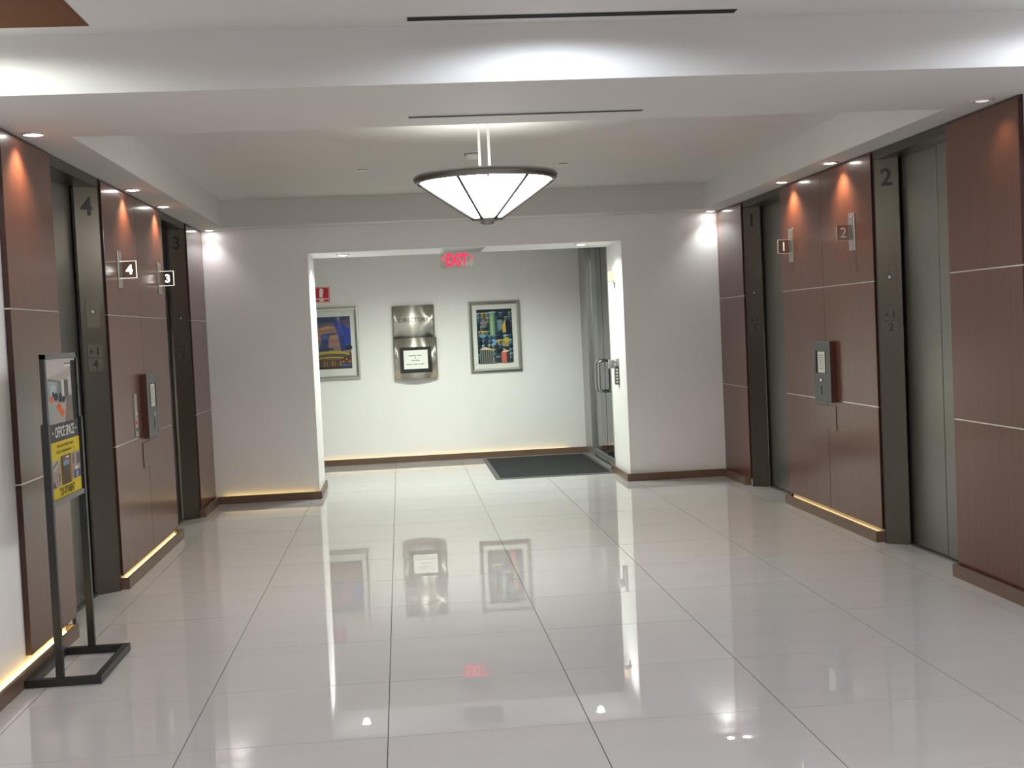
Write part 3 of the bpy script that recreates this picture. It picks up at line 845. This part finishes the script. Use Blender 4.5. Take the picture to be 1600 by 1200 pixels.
# ================================================================ DOOR MAT
t = thing('door_mat', (1.61, 14.7, 0), 'charcoal entrance mat with grey rubber edge before the glass doors', 'mat')
mx0, mx1, my0, my1 = 0.95, 2.225, 13.60, 15.86
box('mat_carpet', M['mat'], t, mx0 + 0.05, mx1 - 0.03, my0 + 0.05, my1 - 0.05, 0.0005, 0.011)
q = [(mx0, my0), (mx1, my0), (mx1, my1), (mx0, my1)]; i_ = [(mx0 + 0.05, my0 + 0.05), (mx1 - 0.03, my0 + 0.05), (mx1 - 0.03, my1 - 0.05), (mx0 + 0.05, my1 - 0.05)]
mb = MB()
for k in range(4):
    a, b, c_, d_ = q[k], q[(k + 1) % 4], i_[(k + 1) % 4], i_[k]
    mb.add([(*a, 0.0005), (*b, 0.0005), (*c_, 0.0005), (*d_, 0.0005), (*a, 0.003), (*b, 0.003), (*c_, 0.010), (*d_, 0.010)],
           [(0, 3, 2, 1), (4, 5, 6, 7), (0, 1, 5, 4), (1, 2, 6, 5), (2, 3, 7, 6), (3, 0, 4, 7)])
mb.build('mat_border', M['matedge'], t)

# ================================================================ GLASS STOREFRONT
XG = 2.32
do = struct(MB().box(XG - 0.045, XG + 0.045, 15.46, 15.90, 0, ZV).box(XG - 0.045, XG + 0.045, 15.90, 16.0, 0, ZV)
            .box(XG - 0.045, XG + 0.045, 13.80, 13.86, 0, ZV).box(XG - 0.045, XG + 0.045, 13.86, 15.46, 2.56, ZV).box(XG - 0.09, XG + 0.06, 13.86, 15.95, 0.0, 0.012).build('door_1', M['alu']))
for nm, a, b in (('glass_leaf', 14.515, 15.445), ('glass_leaf', 13.87, 14.495)):
    lf = box(nm, M['glass'], do, XG - 0.006, XG + 0.006, a, b, 0.02, 2.555)
    box('bottom_rail', M['alu'], lf, XG - 0.02, XG + 0.02, a, b, 0.018, 0.10, bev=0.002)
    box('rail_gap', M['blackgap'], lf, XG - 0.021, XG - 0.0195, a, b, 0.012, 0.03)
    box('edge_seal', M['blackgap'], lf, XG - 0.007, XG + 0.007, (a - 0.010 if a > 14.2 else b), (a if a > 14.2 else b + 0.004), 0.02, 2.55)
def dpull(s, y, par):
    z0, z1, r = 0.84, 1.19, 0.035
    x0 = XG + s * 0.006; x1 = XG + s * 0.085
    pts = [(x0, y, z1)]
    for i in range(7):
        a = math.pi / 2 * i / 6
        pts.append((x1 - s * r + s * r * math.sin(a), y, z1 - r + r * math.cos(a)))
    for i in range(7):
        a = math.pi / 2 * i / 6
        pts.append((x1 - s * r + s * r * math.cos(a), y, z0 + r - r * math.sin(a)))
    pts.append((x0, y, z0))
    MB().tube(pts, 0.0125).build('door_handle', M['steelhandle'], par, 'polished steel D pull handle')
leaf = [o for o in do.children if o.name.startswith('glass_leaf')]
for y in (14.66, 14.42):
    for s in (-1, 1): dpull(s, y, leaf[0] if y > 14.5 else leaf[1])

# alarm box and keypad on the white reveal
t = thing('alarm_box', (OX1, 13.35, 2.04), 'small tan alarm box on the white reveal above the glass door handle', 'alarm box')
box('base_plate', M['white'], t, OX1 - 0.014, OX1, 13.28, 13.42, 2.035, 2.165, bev=0.002)
box('body', M['tan'], t, OX1 - 0.066, OX1 - 0.014, 13.30, 13.40, 2.05, 2.155, bev=0.004)
MB().tube([(OX1 - 0.008, 13.33, 2.035), (OX1 - 0.009, 13.33, 1.97)], 0.003, seg=6).build('cable', M['greyrail'], t)
t = thing('keypad_reader', (OX1, 13.35, 0.97), 'dark keypad with silver latch on the white reveal beside the glass doors', 'keypad')
box('mount_plate', M['alu'], t, OX1 - 0.012, OX1, 13.29, 13.41, 1.16, 1.235, bev=0.002)
box('keypad_body', M['stationgrey'], t, OX1 - 0.040, OX1 - 0.006, 13.31, 13.39, 0.965, 1.165, bev=0.004)
for i in range(5):
    box('key', M['white'], t, OX1 - 0.035, OX1 - 0.012, 13.3075, 13.31, 0.985 + i * 0.032, 1.003 + i * 0.032)
box('latch', M['silver'], t, OX1 - 0.078, OX1 - 0.012, 13.50, 13.54, 1.13, 1.225, bev=0.004)
MB().tube([(OX1 - 0.006, 13.52, 1.20), (OX1 - 0.006, 13.36, 1.20)], 0.009, seg=8).build('latch_bar', M['greyrail'], t)

# ================================================================ SIGN STAND
t = thing('sign_stand', (-1.69, 6.55, 0), 'black metal floor stand holding a yellow OFFICE SPACE poster', 'sign stand')
bx0, bx1, by0, by1 = -1.852, -1.497, 6.205, 6.87
MB().box(bx0, bx1, by0, by0 + 0.035, 0.001, 0.038).box(bx0, bx1, by1 - 0.035, by1, 0.001, 0.038).box(bx1 - 0.035, bx1, by0 + 0.035, by1 - 0.035, 0.001, 0.038).box(
    bx0, bx0 + 0.035, by0 + 0.035, by1 - 0.035, 0.001, 0.038).build('base_frame', M['black'], t)
XP = -1.69
for y in (by0 + 0.0175, by1 - 0.0175):
    box('post', M['black'], t, XP - 0.0175, XP + 0.0175, y - 0.0175, y + 0.0175, 0.038, 1.250, bev=0.002)
fy0, fy1 = by0 + 0.036, by1 - 0.036
for a, b, z0, z1 in ((fy0 - 0.02, fy0 + 0.012, 1.25, 1.58), (fy1 - 0.012, fy1 + 0.02, 1.25, 1.58), (fy0, fy0 + 0.012, 0.852, 1.25), (fy1 - 0.012, fy1, 0.852, 1.25)):
    box('frame_side', M['black'], t, XP - 0.010, XP + 0.012, a, b, z0, z1)
box('frame_top', M['greyrail'], t, XP - 0.010, XP + 0.012, fy0 - 0.02, fy1 + 0.02, 1.558, 1.582)
box('frame_bottom', M['greyrail'], t, XP - 0.010, XP + 0.014, fy0, fy1, 0.850, 0.876)
po = box('poster', M['white'], t, XP - 0.004, XP + 0.004, fy0 + 0.012, fy1 - 0.012, 0.876, 1.558)
pw, ph = (fy1 - fy0 - 0.024), 0.682
pl = Plane((XP + 0.004, (fy0 + fy1) / 2, 0.876 + ph / 2), (0, 1, 0))
def P(pts): return [((u - 0.5) * pw, (v - 0.5) * ph) for u, v in pts]
G, YL = (76, 77, 77), (202, 180, 52)
S = [(rect(0, 0.535, 1, 1), (168, 160, 152)), (rect(0, 0.405, 1, 0.535), G), (rect(0, 0, 1, 0.405), YL),
     ([(0, 0.86), (0.55, 0.90), (1, 0.96), (1, 1), (0, 1)], (182, 176, 172)), (rect(0.62, 0.955, 0.86, 0.965), (120, 118, 116)), (rect(0.62, 0.94, 0.86, 0.948), (215, 214, 210)),
     ([(0.08, 0.86), (0.62, 0.825), (0.62, 0.815), (0.08, 0.845)], (110, 110, 112)),
     (rect(0.02, 0.70, 0.10, 0.84), (140, 150, 158)), (rect(0.12, 0.70, 0.34, 0.82), (140, 158, 165)), (rect(0.15, 0.71, 0.17, 0.81), (205, 212, 214)), (rect(0.21, 0.71, 0.23, 0.81), (205, 212, 214)), (rect(0.27, 0.71, 0.29, 0.81), (205, 212, 214)),
     (rect(0.36, 0.68, 0.50, 0.83), (120, 122, 124)), (rect(0.50, 0.68, 0.58, 0.84), (200, 196, 190)), (rect(0.58, 0.70, 0.72, 0.84), (96, 94, 92)), (rect(0.72, 0.74, 0.82, 0.86), (188, 182, 176)),
     (rect(0.84, 0.535, 1.0, 0.98), (32, 32, 34)), (rect(0.62, 0.56, 0.84, 0.72), (118, 108, 100)),
     ([(0.05, 0.535), (0.62, 0.54), (0.45, 0.66), (0.12, 0.68)], (160, 156, 148)), ([(0.06, 0.56), (0.28, 0.66), (0.2, 0.67), (0.04, 0.60)], (140, 165, 170)),
     ([(0.28, 0.655), (0.42, 0.67), (0.56, 0.60), (0.46, 0.575)], (205, 105, 65)), (ell(0.16, 0.71, 0.08, 0.022), (205, 110, 85)), (ell(0.38, 0.66, 0.05, 0.015), (190, 90, 55)),
     (ell(0.30, 0.725, 0.06, 0.03), (48, 54, 60)), (ell(0.44, 0.715, 0.05, 0.035), (54, 58, 60)), (ell(0.54, 0.70, 0.05, 0.025), (62, 66, 70)), (ell(0.22, 0.745, 0.03, 0.02), (50, 58, 62)),
     ([(0.56, 0.535), (0.60, 0.62), (0.84, 0.60), (0.84, 0.535)], (130, 112, 100)),
     # three small room photos on the yellow
     (rect(0.02, 0.085, 0.30, 0.275), (150, 138, 128)), (rect(0.335, 0.085, 0.66, 0.295), (92, 70, 56)), (rect(0.69, 0.10, 0.99, 0.295), (150, 138, 132)),
     ([(0.02, 0.275), (0.30, 0.275), (0.16, 0.20), (0.02, 0.22)], (170, 165, 150)), ([(0.05, 0.23), (0.22, 0.272), (0.24, 0.262), (0.07, 0.22)], (90, 86, 84)), (rect(0.18, 0.12, 0.28, 0.175), (92, 84, 76)), (rect(0.20, 0.125, 0.23, 0.17), (180, 172, 160)), ([(0.06, 0.085), (0.14, 0.085), (0.10, 0.13), (0.05, 0.12)], (88, 72, 100)),
     (rect(0.37, 0.265, 0.63, 0.29), (120, 104, 98)), (rect(0.50, 0.272, 0.60, 0.284), (225, 205, 190)), (rect(0.40, 0.22, 0.60, 0.26), (120, 138, 160)), (rect(0.41, 0.17, 0.60, 0.22), (84, 78, 72)), (rect(0.60, 0.09, 0.65, 0.26), (124, 92, 66)),
     (rect(0.86, 0.20, 0.97, 0.28), (92, 90, 92)), (rect(0.74, 0.10, 0.98, 0.16), (84, 90, 112)), (ell(0.84, 0.175, 0.06, 0.012), (215, 196, 180)), (rect(0.84, 0.105, 0.87, 0.15), (190, 200, 215)), (rect(0.72, 0.21, 0.76, 0.28), (96, 92, 96))]
art('poster_print', pl, [(P(a), c) for a, c in S], po, lift=0.0004)
text('letters', 'OFFICE SPACE', pl, 0.0, (0.472 - 0.5) * ph, flat((222, 222, 216)), po, 0.052, 0.63 * pw, bold=0.01, lift=0.004, depth=0.0004)
text('letters', '713-777-RENT', pl, -0.01 * pw, (0.045 - 0.5) * ph, flat((52, 46, 26)), po, 0.038, 0.50 * pw, bold=0.01, lift=0.004, depth=0.0004)
mb = MB()
for u in (0.12, 0.88):
    mb.add([pl.p(*q, 0.004) for q in P(ell(u, 0.472, 0.018, 0.009, 8))], [list(range(8))])
mb.build('dot', flat((222, 222, 216)), po, kind='stuff')
mb = MB()
for v, ws in ((0.372, [(0.22, 0.33), (0.35, 0.43), (0.45, 0.62), (0.64, 0.78)]), (0.33, [(0.20, 0.31), (0.33, 0.36), (0.38, 0.62), (0.63, 0.70), (0.76, 0.80)])):
    for a, b in ws:
        u = a
        while u < b - 0.006:
            mb.add([pl.p(*q, 0.004) for q in P(rect(u, v - 0.009, u + 0.011, v + 0.009))], [(0, 1, 2, 3)]); u += 0.017
mb.build('small_print', flat((128, 112, 40)), po, kind='stuff')
